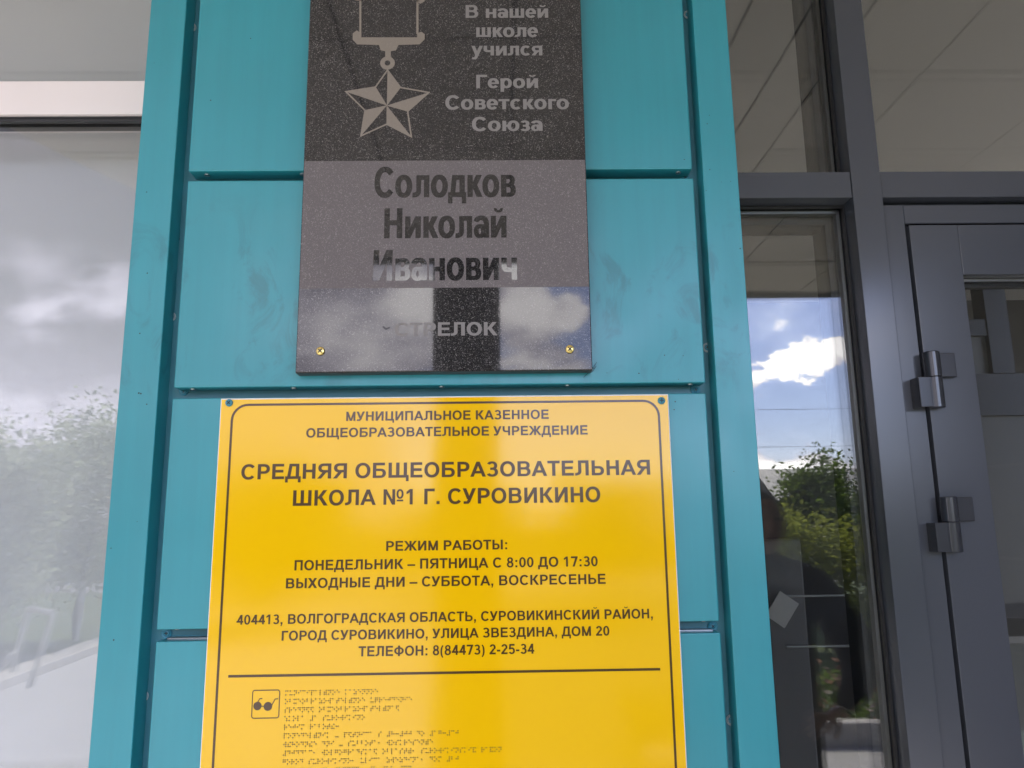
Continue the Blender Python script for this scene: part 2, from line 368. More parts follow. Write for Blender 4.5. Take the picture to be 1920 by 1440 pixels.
g('ю', 840, V(65, 0, 519, s_), H(65, 330, 208, t_), A(545, 260, 255, 272, 0, 360, s_, t_))
g('я', 590, V(387, 0, 519, s_), H(240, 520, 519-t_, t_), H(240, 520, 180, 98), A(240, 349, 198, 170, 90, 270, 134, 100), D(15, 0, 185, 215, 165))

def lettering(text, pl, pr, base, capx, Y, material, parent, bold=0, name='lettering'):
    """one line of writing from pixel pl to pr with the baseline at pixel row base; thin pieces lie 15 microns apart"""
    x0, z0 = at(pl, base, Y); x1, _ = at(pr, base, Y)
    cx = (pl+pr)/2; _, zt = at(cx, base-capx, Y); _, zb = at(cx, base, Y)
    z0 = zb; sy = (zt-zb)/CAP
    adv = 0; pieces = []
    for ch in text:
        a_, ps = G[ch]
        for p in ps: pieces += [(adv-bold/2, p), (adv+bold/2, p)] if bold else [(adv, p)]
        adv += a_
    def polys(p): return p[1] if p[0] == 'strip' else [p]
    xs = [adv_+q[0] for adv_, p in pieces for pl_ in polys(p) for q in pl_]
    lo, hi = min(xs), max(xs); sx = (x1-x0)/(hi-lo)
    M = MB()
    for i, (ad, p) in enumerate(pieces):
        y = Y-(i % 12)*.000012
        for q in polys(p):
            pts = [(x0+(ad+a_-lo)*sx, y, z0+c_*sy) for a_, c_ in q]
            ar = sum(pts[k][0]*pts[(k+1) % len(pts)][2]-pts[(k+1) % len(pts)][0]*pts[k][2] for k in range(len(pts)))
            M.poly(pts if ar > 0 else pts[::-1])
    return M.build(name, material, parent, recalc=False)

def band(M, pts, w, Y, closed=False):
    """a flat line of width w along the points (X, Z), mitred"""
    n = len(pts); P = [Vector(p) for p in pts]; L = []
    for i in range(n):
        a_ = P[i-1] if (i or closed) else None; c_ = P[(i+1) % n] if (i < n-1 or closed) else None
        d1 = (P[i]-a_).normalized() if a_ is not None else None; d2 = (c_-P[i]).normalized() if c_ is not None else None
        t = (d1 or d2)+(d2 or d1) if d1 is not None and d2 is not None else (d1 if d1 is not None else d2)
        t = t.normalized(); nn = Vector((-t.y, t.x)); k = 1.
        if d1 is not None and d2 is not None: k = 1/max(.4, nn.dot(Vector((-d2.y, d2.x))))
        L.append((P[i]+nn*w/2*k, P[i]-nn*w/2*k))
    for i in range(n if closed else n-1):
        a_, c_ = L[i], L[(i+1) % n]
        M.poly([(a_[0].x, Y, a_[0].y), (a_[1].x, Y, a_[1].y), (c_[1].x, Y, c_[1].y), (c_[0].x, Y, c_[0].y)])
def disc(M, x, z, r, Y, n=24):
    M.poly([(x+r*math.cos(2*math.pi*i/n), Y, z+r*math.sin(2*math.pi*i/n)) for i in range(n)])

def screw(x, z, Y, r, head, parent, washer=None, rot=.4, name='screw'):
    """pan head screw facing -Y with a cross recess, on an optional washer"""
    M = MB(); M.lathe((x, Y, z), (0, -1, 0), [(r*1.0, 0), (r, r*.25), (r*.86, r*.45), (r*.5, r*.58), (0, r*.62)], 20)
    o = M.build(name, head, parent)
    K = MB()
    for k in range(2):
        mx = Matrix.Translation((x, Y-r*.60, z)) @ Matrix.Rotation(rot+k*math.pi/2, 4, 'Y')
        K.box(-r*.55, r*.55, -r*.03-k*.0001, r*.03, -r*.13, r*.13, mx=mx)
    K.build('cross_recess', BLACK, o)
    if washer:
        Wm = MB(); R2 = r*1.65
        Wm.lathe((x, Y, z), (0, -1, 0), [(R2, -.0004), (R2, .0011), (R2*.92, .0015), (R2*.82, .0011), (r*1.02, .0010), (r*1.02, -.0004)], 24)
        Wm.build('washer', washer, o)
    return o

# ------------------------------------------------------------------ clad pillar
PX0, PX1 = -.510, .346            # pillar, outer faces
LX, RXX = -.458, .296             # inner edges of the corner trims
CX0, CX1 = -.4395, .2825          # cladding cassettes
PITCH, CH, ZB = .3135, .299, EYE+.4945
TOP = 2.895
pil = thing('clad_pillar', 'teal metal clad pillar between white window and grey glazed entrance', 'pillar', (-.08, .15, 0))
M = MB(); M.box(PX0+.004, PX1-.004, .028, .40, .0, TOP); M.build('backing_sheet', TEAL_SIDE, pil)
for x0, x1, xs in ((PX0, LX, LX-.0015), (RXX, PX1, RXX)):
    M = MB()
    M.box(x0, x1, -.004, -.0025, .0, TOP, .0006, 1)
    M.box(xs, xs+.0015, -.0024, .0278, .0, TOP)
    xo = x0 if x0 < 0 else x1-.0015
    M.box(xo, xo+.0015, -.0024, .39, .0, TOP)
    M.build('corner_trim', TEAL, pil)
k0 = -1
z = ZB+PITCH
while z-.01 > 0:
    z0, z1 = max(z, .02), min(z+CH, TOP-.01)
    if z1 > z0+.03:
        M = MB(); dev = random.uniform(-.0006, .0006)
        M.box(CX0+dev, CX1+dev, 0, .0275, z0, z1, .0016, 3)
        cass = M.build('cladding_cassette', TEAL, pil)
        R_ = MB()
        for fx in (.03, .22, .50, .74, .975):
            R_.lathe((CX0+(CX1-CX0)*fx, .012, z0), (0, 0, -1), [(.0042, 0), (.0040, .0012), (.0022, .0020), (0, .0022)], 12)
        R_.build('rivet', STEEL, cass)
        if z1 < 2.75:
            L_ = MB(); L_.box(CX0+.006, CX1-.004, .018, .0268, z1-.0005, z1+.0022, .0006, 1); L_.build('lit_edge_strip', STEEL, cass) if z1 < 1.5 else L_.bm.free()  # bright strip added to stand in for light on the cassette's top edge
    z -= PITCH
for i, (px, py) in enumerate([(360, 52), (321, 594), (269, 1305), (1290, 28), (1326, 652), (1371, 1350), (345, 733), (1304, 731), (1284, 334), (313, 1187), (1336, 1174)]):
    x, z = at(px, py, .028)
    screw(x, z, .0278, .0042, TEALHEAD, pil, WASHER if i < 6 else TEALHEAD, rot=.3+i)
M = MB(); pts = [at(331, 464, .027), at(332, 457, .027), at(334, 452, .027), at(335.5, 446, .027)]
band(M, pts, .0024, .0274); M.build('marker_stroke', BLACK, pil)
M = MB()
for ln in ([(1094, 708), (1104, 698), (1113, 688), (1119, 679)], [(1104, 693), (1115, 690)], [(1111, 697), (1118, 686)]):
    band(M, [at(*p, -.0005) for p in ln], .0011, -.0005)
M.build('scratch', mat('dark_teal_scratch', (.012, .10, .13), .5), pil)
M = MB(); rng = random.Random(5)
for px, py in [(275, 360), (276, 512), (262, 625), (260, 737), (275, 758), (264, 738), (257, 978), (208, 1028), (213, 1200), (470, 72), (395, 188), (289, 118), (1283, 299), (1330, 216), (1326, 232), (1331, 318), (1353, 341), (1370, 340), (1324, 357), (1266, 753), (1264, 768), (1272, 711), (1198, 700), (1138, 699), (1246, 666), (1281, 667), (1391, 563), (1388, 466), (1376, 884)]:
    disc(M, *at(px, py, -.0045 if px < 300 or px > 1320 else -.0006), rng.uniform(.0005, .0011), -.0044 if px < 300 or px > 1320 else -.0006, 8)
M.build('dirt_speck', mat('dirt', (.03, .04, .035), .9), pil)

# ------------------------------------------------------------------ granite memorial plaque
PF = -.022
q0, q1 = -.2705, .1255
zb = at(833, 696, PF)[1]; zt = zb+.60
plq = thing('memorial_plaque', 'dark grey engraved granite plaque screwed to teal cladding above yellow sign', 'plaque', (-.0725, 0, zb))
M = MB(); M.box(q0, q1, PF, -.0005, zb, zt, .0012, 2)
slab = M.build('stone_slab', GRAN_POL, plq)
z_hi = at(833, 301, PF)[1]; z_lo = at(833, 539.5, PF)[1]
M = MB(); M.box(q0+.0012, q1-.0012, PF-.00012, PF+.001, z_lo, z_hi); M.build('frosted_band', GRAN_MAT, plq)
M = MB(); M.box(q0-.0002, q1+.0002, PF+.003, -.0008, zb-.0003, zt); M.build('sawn_edge', GRAN_SIDE, plq)
LY = PF-.0002
for t in [('В нашей', 873, 1028, 33.4, 24), ('школе', 893, 1009, 69.4, 25), ('учился', 884, 1017, 104, 25), ('Герой', 893, 1009, 165, 24.8),
          ('Советского', 835, 1067, 205, 26.5), ('Союза', 885, 1017.5, 245.6, 26.5), ('СТРЕЛОК', 740, 933, 629.5, 25)]:
    lettering(*t, LY, GRAN_LET, plq, 22)
for t in [('Солодков', 701.6, 967.5, 369.5, 56.5), ('Николай', 720, 950, 446, 56), ('Иванович', 699.4, 969.7, 525.6, 57.5)]:
    lettering(*t, LY-.0001, GRAN_NAME, plq, 36)
def zp(x, y): return at(540+x/3.2, y/3.2, LY)
M = MB()
def fill(pts, dy=0.): M.poly([(p[0], LY-dy, p[1]) for p in pts])
for pts in ([(428, -60), (440, -60), (440, 205), (428, 205)], [(770, -60), (783, -60), (783, 205), (770, 205)],
            [(400, 0), (440, 8), (440, -20), (396, -20)], [(770, 10), (795, 22), (820, 8), (815, -20), (770, -20)]):
    fill([zp(*p) for p in pts])
fill([zp(*p) for p in [(388, 200), (413, 182), (440, 200), (440, 224), (415, 266), (388, 238)]], .00002)
fill([zp(*p) for p in [(775, 200), (800, 190), (820, 205), (820, 236), (790, 266), (775, 224)]], .00002)
fill([zp(*p) for p in [(414, 224), (794, 224), (790, 266), (664, 270), (545, 270), (414, 266)]], .00004)
fill([zp(*p) for p in [(545, 268), (664, 268), (648, 302), (615, 308), (585, 308), (556, 302)]], .00006)
fill([zp(*p) for p in [(583, 300), (617, 300), (617, 348), (583, 348)]], .00008)
cxm, czm = zp(597, 378); r1 = (zp(641, 378)[0]-cxm); r2 = (zp(614, 378)[0]-cxm)
ring = [(cxm+math.cos(2*math.pi*i/24)*(r1+r2)/2, czm+math.sin(2*math.pi*i/24)*(r1+r2)/2) for i in range(24)]
band(M, ring, r1-r2, LY-.0001, True)
O_ = [(597, 420), (845, 555), (740, 820), (438, 815), (348, 550)]; I_ = [(675, 525), (718, 668), (592, 745), (462, 662), (525, 522)]; cc = (593, 633)
star = [p for pair in zip(O_, I_) for p in pair]
band(M, [zp(*p) for p in star], .0022, LY-.00004, True)
for tri in ((O_[0], I_[0], cc), (O_[1], I_[1], cc), (O_[2], I_[2], cc), (O_[3], I_[3], cc), (O_[4], I_[4], cc)):
    fill([zp(*p) for p in tri], .00002)
for p in I_: band(M, [zp(*p), zp(*cc)], .0007, LY-.00007)
M.build('star_medal_engraving', MEDAL, plq)
M = MB(); band(M, [at(718, 612, LY), at(723, 617, LY), at(731, 614, LY)], .002, LY); disc(M, *at(722, 629, LY), .0009, LY, 8); M.build('chipped_mark', GRAN_SIDE, plq)
for px, py in ((600.5, 658), (1068.5, 654.5)):
    screw(*at(px, py, PF-.002), PF-.0003, .0058, BRASS, plq, None, rot=.75)

# ------------------------------------------------------------------ yellow information sign
SF = -.0045
sz1 = at(833, 743, SF)[1]; sx0, sx1 = -.3735, .2295; sz0 = sz1-.80
sg = thing('school_sign', 'yellow information sign with brown writing and braille on lower teal cladding', 'sign', (-.072, 0, sz0))
M = MB(); M.box(sx0, sx1, SF+.0006, -.0006, sz0, sz1, .0004, 1); M.build('white_core', WHITE_EDGE, sg)
M = MB(); M.box(sx0+.0012, sx1-.0012, SF, SF+.0009, sz0+.0012, sz1-.0016); M.build('yellow_face', YELLOW, sg)
TY = SF-.0003
bx0 = at(434.5, 790, TY)[0]; bx1 = at(1236, 790, TY)[0]; bz1 = at(833, 755.3, TY)[1]; bz0 = sz0+.013; r = .021
pts = []
for cx_, cz_, a0 in ((bx1-r, bz1-r, 0), (bx0+r, bz1-r, 90), (bx0+r, bz0+r, 180), (bx1-r, bz0+r, 270)):
    for k in range(10):
        a_ = math.radians(a0+k*10); pts.append((cx_+r*math.cos(a_), cz_+r*math.sin(a_)))
M = MB(); band(M, pts, .0030, TY, True); M.build('border_line', PRINT, sg)
M = MB(); zr = at(833, 1261.5, TY)[1]; band(M, [(at(428, 1268, TY)[0], zr), (at(1238, 1255, TY)[0], zr)], .0031, TY); M.build('divider_line', PRINT, sg)
for t in [('МУНИЦИПАЛЬНОЕ КАЗЕННОЕ', 649, 1029, 787.3, 17.3), ('ОБЩЕОБРАЗОВАТЕЛЬНОЕ УЧРЕЖДЕНИЕ', 574, 1102, 817.6, 17.4),
          ('СРЕДНЯЯ ОБЩЕОБРАЗОВАТЕЛЬНАЯ', 452, 1219.5, 894.6, 28.2), ('ШКОЛА №1 Г. СУРОВИКИНО', 549, 1126, 945, 29),
          ('РЕЖИМ РАБОТЫ:', 724, 951, 1031.5, 18.3), ('ПОНЕДЕЛЬНИК – ПЯТНИЦА С 8:00 ДО 17:30', 552, 1121, 1065.6, 18.9),
          ('ВЫХОДНЫЕ ДНИ – СУББОТА, ВОСКРЕСЕНЬЕ', 536, 1136, 1099, 18.8), ('404413, ВОЛГОГРАДСКАЯ ОБЛАСТЬ, СУРОВИКИНСКИЙ РАЙОН,', 443.4, 1224.5, 1165.4, 18.2),
          ('ГОРОД СУРОВИКИНО, УЛИЦА ЗВЕЗДИНА, ДОМ 20', 528, 1143, 1196.5, 18.2), ('ТЕЛЕФОН: 8(84473) 2-25-34', 672, 1002, 1228.3, 18.8)]:
    lettering(*t, TY, PRINT, sg)
M = MB(); r = .0028
x0, zt_ = at(474, 1294.5, TY); x1, zb_ = at(522.5, 1346, TY); pts = []
for cx_, cz_, a0 in ((x1-r, zt_-r, 0), (x0+r, zt_-r, 90), (x0+r, zb_+r, 180), (x1-r, zb_+r, 270)):
    for k in range(7): a_ = math.radians(a0+k*15); pts.append((cx_+r*math.cos(a_), cz_+r*math.sin(a_)))
band(M, pts, .0012, TY, True)
def zi(x, y): return at(370+x/3.84, 1080+y/3.84, TY)
disc(M, *zi(433, 936), .0051, TY-.00002); disc(M, *zi(508, 939), .0053, TY-.00002)
band(M, [zi(433, 936), zi(508, 939)], .0011, TY-.00004)
band(M, [zi(432, 912), zi(450, 884), zi(468, 882)], .0011, TY-.00004)
band(M, [zi(532, 938), zi(560, 886), zi(582, 884)], .0011, TY-.00004)
M.build('glasses_pictogram', PRINT, sg)
BR = dict(zip('абвгдежзийклмнопрстуфхцчшщьыюя', '1 12 2456 1245 145 15 245 1356 24 12346 13 123 134 1345 135 1234 1235 234 2345 136 124 125 14 12345 156 1346 23456 2346 1256 1246'.split()))
BR.update({',': '2', '.': '256', ':': '25', '-': '36', '–': '36', '#': '3456', '(': '2356', ')': '2356', ' ': ''})
for dgt, c_ in zip('1234567890', 'абцдефгхий'): BR['n'+dgt] = {'1': '1', '2': '12', '3': '14', '4': '145', '5': '15', '6': '124', '7': '1245', '8': '125', '9': '24', '0': '245'}[dgt]
def cells(t):
    out = []; num = False
    for ch in t.lower():
        if ch.isdigit():
            if not num: out.append('3456')
            num = True; out.append(BR['n'+ch])
        else: num = False; out.append(BR.get(ch, ''))
    return out
bl = ['МУНИЦИПАЛЬНОЕ КАЗЕННОЕ', 'ОБЩЕОБРАЗОВАТЕЛЬНОЕ УЧРЕЖДЕНИЕ', 'СРЕДНЯЯ ОБЩЕОБРАЗОВАТЕЛЬНАЯ', 'ШКОЛА 1 СУРОВИКИНО', 'РЕЖИМ РАБОТЫ:', 'ПОНЕДЕЛЬНИК – ПЯТНИЦА С 8:00 ДО 17:30',
      'ВЫХОДНЫЕ ДНИ – СУББОТА, ВОСКРЕСЕНЬЕ', '404413, ВОЛГОГРАДСКАЯ ОБЛАСТЬ, СУРОВИКИНСКИЙ РАЙОН', 'ГОРОД СУРОВИКИНО, УЛИЦА ЗВЕЗДИНА, ДОМ 20', 'ТЕЛЕФОН: 8(84473) 2-25-34']
bx = at(536, 1296, TY)[0]; bz = at(620, 1294.5, TY)[1]; CP = (at(777, 1310, TY)[0]-at(537, 1310, TY)[0])/30; DP = CP*.43; LP = (at(620, 1293, TY)[1]-at(620, 1422, TY)[1])/8
for i, t in enumerate(bl):
    M = MB()
    for j, c_ in enumerate(cells(t)):
        for d_ in c_:
            d_ = int(d_)-1
            x = bx+j*CP+(d_//3)*DP; z = bz-i*LP-(d_ % 3)*DP
            M.lathe((x, TY+.0003, z), (0, -1, 0), [(.00082, 0), (.00075, .0004), (.0004, .0007), (0, .0008)], 8)
    M.build('braille_line', DOTM, sg)
for px, py in ((429, 755), (1240.5, 751)):
    screw(*at(px, py, SF-.002), SF-.0001, .0050, TEALHEAD, sg, None, rot=.5+px)
for px, py in ((438, 1600), (1296, 1590)): pass

# ------------------------------------------------------------------ white window on the left
GY = .29; FY = .25; FL = .270
lz0, lz1 = at(200, 213.5, FL)[1], at(200, 151, FL)[1]
WX0, WX1 = -2.7, -.512
win = thing('white_window', 'large white framed window with pale backing left of teal pillar', 'window', (-1.6, .3, .1))
M = MB(); M.box(WX0, WX1, FL, GY+.05, lz0, lz1, .002, 2); M.build('window_transom', WHITE_PVC, win)
M = MB(); M.box(WX0, WX0+.07, FL-.002, GY+.05, .1, TOP); M.box(WX0+.07, WX1, FL-.001, GY+.05, .06, .14); M.box(WX0+.07, WX1, FL-.001, GY+.05, TOP-.07, TOP); M.build('window_frame', WHITE_PVC, win)
M = MB(); M.box(WX0+.07, WX1, GY-.010, GY-.001, lz0-.009, lz0-.0005); M.box(WX0+.07, WX1, GY+.0055, GY+.0205, lz0-.012, lz0-.0006); M.box(WX0+.07, WX1, FL+.008, GY-.0102, lz0-.003, lz0-.0005); M.build('rubber_gasket', GREY_DARK, win)
M = MB(); M.box(WX0+.07, WX1, GY, GY+.005, .14, lz0-.0005); M.box(WX0+.07, WX1, GY+.021, GY+.026, .14, lz0-.0005); M.build('lower_pane', GLASS_L, win)
M = MB(); M.box(WX0+.07, WX1, GY, GY+.005, lz1+.0005, TOP-.07); M.box(WX0+.07, WX1, GY+.021, GY+.026, lz1+.0005, TOP-.07); M.build('upper_pane', GLASS_L, win)
M = MB(); M.box(WX0, WX1+.1, GY+.12, GY+.124, .06, TOP); bd = M.build('window_blind', BLIND)
tag(bd, 'flat white blind filling the left window behind its glass', 'blind')

# ------------------------------------------------------------------ entrance glazing on the right
mx0, mx1 = .6385, .692
tz0, tz1 = at(1700, 370, FY)[1], at(1700, 321.5, FY)[1]
EX1 = 2.22
ent = thing('entrance_glazing', 'dark grey aluminium glazed screen with sidelight right of teal pillar', 'window', (1.2, .3, 0))
M = MB(); M.box(mx0, mx1, FY-.002, GY+.10, .0, TOP, .0012, 2); M.build('mullion', GREY, ent)
M = MB(); M.box(.335, mx0-.0006, FY, GY+.09, tz0, tz1, .0012, 2); M.build('sidelight_transom', GREY, ent)
M = MB(); M.box(mx1+.0006, EX1, FY, GY+.09, tz0, tz1, .0012, 2); M.build('door_transom', GREY, ent)
M = MB(); M.box(.335, mx0-.0006, FY, GY+.09, 0, .12, .0012, 1); M.box(.335, EX1, FY-.001, GY+.09, TOP-.06, TOP); M.box(.335, .36, FY, GY+.09, .12, tz0-.0005); M.box(.335, .36, FY, GY+.09, tz1+.0005, TOP-.061); M.build('outer_frame', GREY, ent)
def glazed(x0, x1, z0, z1, name):
    M = MB()
    for y in (GY, GY+.022): M.box(x0, x1, y, y+.006, z0, z1)
    p = M.build(name, GLASS, ent)
    K = MB()
    for a_ in ((x0, x0+.004, z0, z1), (x1-.004, x1, z0, z1), (x0+.004, x1-.004, z0, z0+.004), (x0+.004, x1-.004, z1-.004, z1)):
        K.box(a_[0], a_[1], GY-.007, GY-.0005, a_[2], a_[3])
    K.build('rubber_gasket', GREY_DARK, p)
    K = MB()
    for a_ in ((x0+.004, x0+.010, z0+.004, z1-.004), (x1-.010, x1-.004, z0+.004, z1-.004), (x0+.010, x1-.010, z1-.010, z1-.004), (x0+.010, x1-.010, z0+.004, z0+.010)):
        K.box(a_[0], a_[1], GY+.0065, GY+.0215, a_[2], a_[3])
    K.build('spacer_bar', SPACER, p)
    K = MB()     # inner glazing bead, deeper in the frame
    for a_ in ((x0, x0+.022, z0, z1), (x1-.022, x1, z0, z1), (x0+.022, x1-.022, z0, z0+.022), (x0+.022, x1-.022, z1-.022, z1)):
        K.box(a_[0], a_[1], GY+.030, GY+.085, a_[2], a_[3])
    K.build('glazing_bead', GREY, p)
glazed(.361, mx0-.0006, .12, tz0-.0004, 'sidelight_pane')
glazed(.361, mx0-.0006, tz1+.0004, TOP-.061, 'upper_sidelight_pane')
glazed(mx1+.0006, EX1, tz1+.0004, TOP-.061, 'fanlight_pane')
# fixed door frame
DY = FY+.010
gx = at(1702, 424, DY)[0]; gz = at(1800, 423, DY)[1]
M = MB(); M.box(mx1+.0006, gx-.0045, DY, GY+.08, 0, tz0-.010, .001, 1); M.box(gx-.0045, EX1, DY, GY+.08, gz+.0045, tz0-.010, .001, 1)
M.box(mx1+.0006, EX1, DY+.02, GY+.08, tz0-.0098, tz0-.0005); M.box(gx-.0044, gx+.02, DY+.022, GY+.08, 0, gz+.0044); M.build('door_frame', GREY, ent)

# ------------------------------------------------------------------ door leaf
door = thing('entrance_door', 'dark grey aluminium entrance door with narrow stile and two barrel hinges', 'door', (gx, DY, 0))
LYD = DY-.004; dgx = at(1806, 512, LYD)[0]; dgz = at(1860, 514, LYD)[1]; DX1 = gx+.98
M = MB(); M.box(gx, dgx, LYD, LYD+.06, .012, gz, .0012, 2); M.build('hinge_stile', GREY, door)
M = MB(); M.box(dgx+.0003, DX1, LYD+.0002, LYD+.06, dgz, gz, .0012, 2); M.build('top_rail', GREY, door)
M = MB(); M.box(DX1-.09, DX1, LYD+.0004, LYD+.0598, .012, dgz-.0003, .0012, 1); M.build('lock_stile', GREY, door)
M = MB(); M.box(dgx+.0003, DX1-.0903, LYD+.0002, LYD+.06, .012, .22, .0012, 1); M.build('bottom_rail', GREY, door)
M = MB(); M.box(dgx+.0003, DX1-.0903, LYD+.030, LYD+.036, .2203, dgz-.0003); M.box(dgx+.0003, DX1-.0903, LYD+.050, LYD+.056, .2203, dgz-.0003); gp = M.build('glass_pane', GLASS, door)
M = MB()
M.box(dgx+.0004, dgx+.0034, LYD+.012, LYD+.029, .2203, dgz-.0004); M.build('bead_highlight', SPACER, gp)  # pale metal strips imitate the highlight along the glazing bead
M = MB(); M.box(dgx+.0036, DX1-.0905, LYD+.024, LYD+.029, dgz-.0052, dgz-.0006); M.build('bead_highlight', SPACER, gp)
M = MB(); M.box(dgx+.0036, dgx+.012, LYD+.0365, LYD+.0495, .2203, dgz-.0054); M.box(dgx+.0121, DX1-.0905, LYD+.0365, LYD+.0495, dgz-.013, dgz-.0054); M.build('rubber_gasket', GREY_DARK, gp)
M = MB(); hx = DX1-.05
M.cyl((hx, LYD-.06, .95), (hx, LYD-.06, 1.25), .012); M.cyl((hx, LYD-.06, .99), (hx, LYD, .99), .008); M.cyl((hx, LYD-.06, 1.21), (hx, LYD, 1.21), .008); M.build('pull_handle', STEEL, door)
def hinge(px, pyt, pym, pyb):
    HY = LYD-.012
    x, zt = at(px, pyt, HY-.013); zm = at(px, pym, HY-.013)[1]; zb = at(px, pyb, HY-.013)[1]
    M = MB()
    M.lathe((x, HY, zm+.0006), (0, 0, 1), [(0, 0), (.0128, 0), (.0134, .0008), (.0134, zt-zm-.0020), (.0122, zt-zm-.0006), (0, zt-zm-.0006)], 32)
    h = M.build('hinge', HINGE, door)
    K = MB(); K.lathe((x, HY, zb), (0, 0, 1), [(0, 0), (.0122, 0), (.0134, .0010), (.0134, zm-zb-.0010), (.0128, zm-zb-.0003), (0, zm-zb-.0003)], 32); K.build('lower_knuckle', HINGE, h)
    K = MB(); K.box(x+.006, x+.043, HY+.002, LYD-.0002, zm+.001, zt-.001, .0015, 2); K.build('leaf_plate', HINGE, h)
    K = MB(); K.box(x-.033, x-.0125, HY-.0115, DY-.0002, zb+.0005, zm-.0005, .0012, 2); K.box(x-.0126, x-.004, HY-.0095, HY+.006, zb+.001, zm-.001); K.build('frame_block', HINGE, h)
    return h
hinge(1753, 657, 705, 763)
hinge(1786, 931, 979, 1036)

# ------------------------------------------------------------------ interior behind the glazing
M = MB(); M.box(-.2, 4.2, GY+.10, 3.4, -.06, -.002); struct(M.build('interior_floor', FLOOR_IN))
M = MB(); M.box(-.2, 4.2, GY+.10, 3.4, TOP, TOP+.1); struct(M.build('interior_ceiling', CEIL_IN))
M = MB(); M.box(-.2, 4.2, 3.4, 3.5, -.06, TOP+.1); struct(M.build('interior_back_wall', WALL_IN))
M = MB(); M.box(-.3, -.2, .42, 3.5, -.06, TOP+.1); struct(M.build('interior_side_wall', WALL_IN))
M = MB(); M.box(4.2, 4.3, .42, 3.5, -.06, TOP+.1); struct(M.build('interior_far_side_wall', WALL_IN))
part = thing('inner_partition', 'dark framed inner partition seen through the entrance door glass', 'partition', (1.9, 1.6, 0))
M = MB(); M.box(1.76, 1.84, 1.58, 1.65, 2.091, 2.7); M.box(2.7, 2.78, 1.58, 1.65, 0, 2.7); M.build('upright', GREY_DARK, part)
M = MB(); M.box(1.3, 2.699, 1.585, 1.645, 1.94, 2.09); M.box(1.3, 1.759, 1.585, 1.645, 2.23, 2.29); M.build('crossbar', GREY_DARK, part)
M = MB(); M.box(1.3, 1.759, 1.60, 1.61, 2.091, 2.229); M.box(1.3, 2.699, 1.60, 1.61, 1.30, 1.939); M.build('infill_panel', mat('partition_panel', (.09, .09, .085), .5), part)
bar = thing('access_barrier', 'grey access barrier with two steel bars behind sidelight glass', 'barrier', (.75, 1.0, 0))
M = MB(); M.box(.685, .785, .98, 1.06, 0, 1.54, .006, 2); M.build('post', mat('barrier_grey', (.24, .24, .255), .4), bar)
M = MB(); M.box(.925, .985, .99, 1.05, 0, 1.42, .006, 2); M.build('post', MATS['barrier_grey'], bar)
for py in (1115, 1208):
    zz = at(1510, py, 1.0)[1]
    M = MB(); M.cyl((.72, .965, zz), (.905, .965, zz), .0032, n=12); M.build('steel_bar', STEEL, bar)
M = MB(); xx, zz = at(1467, 1143, .95); mxr = Matrix.Translation((xx, .95, zz)) @ Matrix.Rotation(math.radians(35), 4, 'Y')
M.box(-.028, .028, 0, .002, -.036, .036, mx=mxr); tag(M.build('paper_notice', PAPER), 'small tilted pale paper notice behind sidelight near steel bars', 'notice')
tb = thing('reception_counter', 'dark reception counter with pale top inside the entrance door', 'counter', (2.5, 2.2, 0))
M = MB(); M.box(1.95, 3.2, 2.0, 2.5, 1.10, 1.13, .003, 1); M.build('countertop', mat('countertop', (.14, .14, .14), .3), tb)
M = MB(); M.box(1.98, 3.17, 2.03, 2.47, 0, 1.0995); M.build('front_panel', mat('counter_panel', (.02, .03, .033), .3), tb)

# ------------------------------------------------------------------ building mass
M = MB(); M.box(-9, EX1+.02, .05, .42, TOP+.001, 6.5); tag(M.build('upper_facade', WALL_OUT), 'pale rendered upper facade above the entrance canopy', 'wall')
M = MB(); M.box(-9, WX0-.001, .05, .42, 0, TOP); tag(M.build('side_facade', WALL_OUT), 'pale rendered wall left of the white window', 'wall')
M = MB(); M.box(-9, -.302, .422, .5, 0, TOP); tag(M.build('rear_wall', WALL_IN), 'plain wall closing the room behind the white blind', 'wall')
wing = thing('building_wing', 'grey block wing wall right of the entrance mirrored in door glass', 'building', (2.4, -1, 0))
M = MB(); M.box(EX1, EX1+.3, -2.45, .42, 0, 6.5); M.build('wall', mat('wing_wall', (.13, .128, .12), .85, var=(4., .12)), wing)
M = MB()
for zz in (.6, 1.0, 1.4, 1.8, 2.2, 2.6): M.box(EX1-.004, EX1-.0005, -2.45, .04, zz, zz+.012)
for yy in (-2.0, -1.55, -1.1, -.65, -.2): M.box(EX1-.0042, EX1-.0006, yy, yy+.012, 0, TOP)
M.build('joint_lines', SOFFIT_SEAM, wing)

# ------------------------------------------------------------------ canopy
HC = TOP+.0                      # soffit height is 1.3 m above the eye
LC = 2.62
can = thing('entrance_canopy', 'pale panelled canopy over the entrance, mirrored in the glass', 'canopy', (0, -1.3, HC))
poly = [(-1.93, .05), (EX1, .05), (EX1, -LC), (-.86, -LC)]
M = MB()
vb = [M.bm.verts.new((x, y, HC+.006)) for x, y in poly]; vt = [M.bm.verts.new((x, y, HC+.30)) for x, y in poly]
M.bm.faces.new(vb); M.bm.faces.new(vt[::-1])
for i in range(4): M.bm.faces.new((vb[i], vb[(i+1) % 4], vt[(i+1) % 4], vt[i]))
M.build('slab', SOFFIT_SEAM, can)
def lx(y): return -1.93+(0.05-y)/(LC+.05)*1.07
ys = [.049, -.41, -.88, -1.50, -2.08, -LC+.03]; xs = [-1.9, -.42, .05, .653, .818, .976, 1.27, 1.76, EX1-.001]
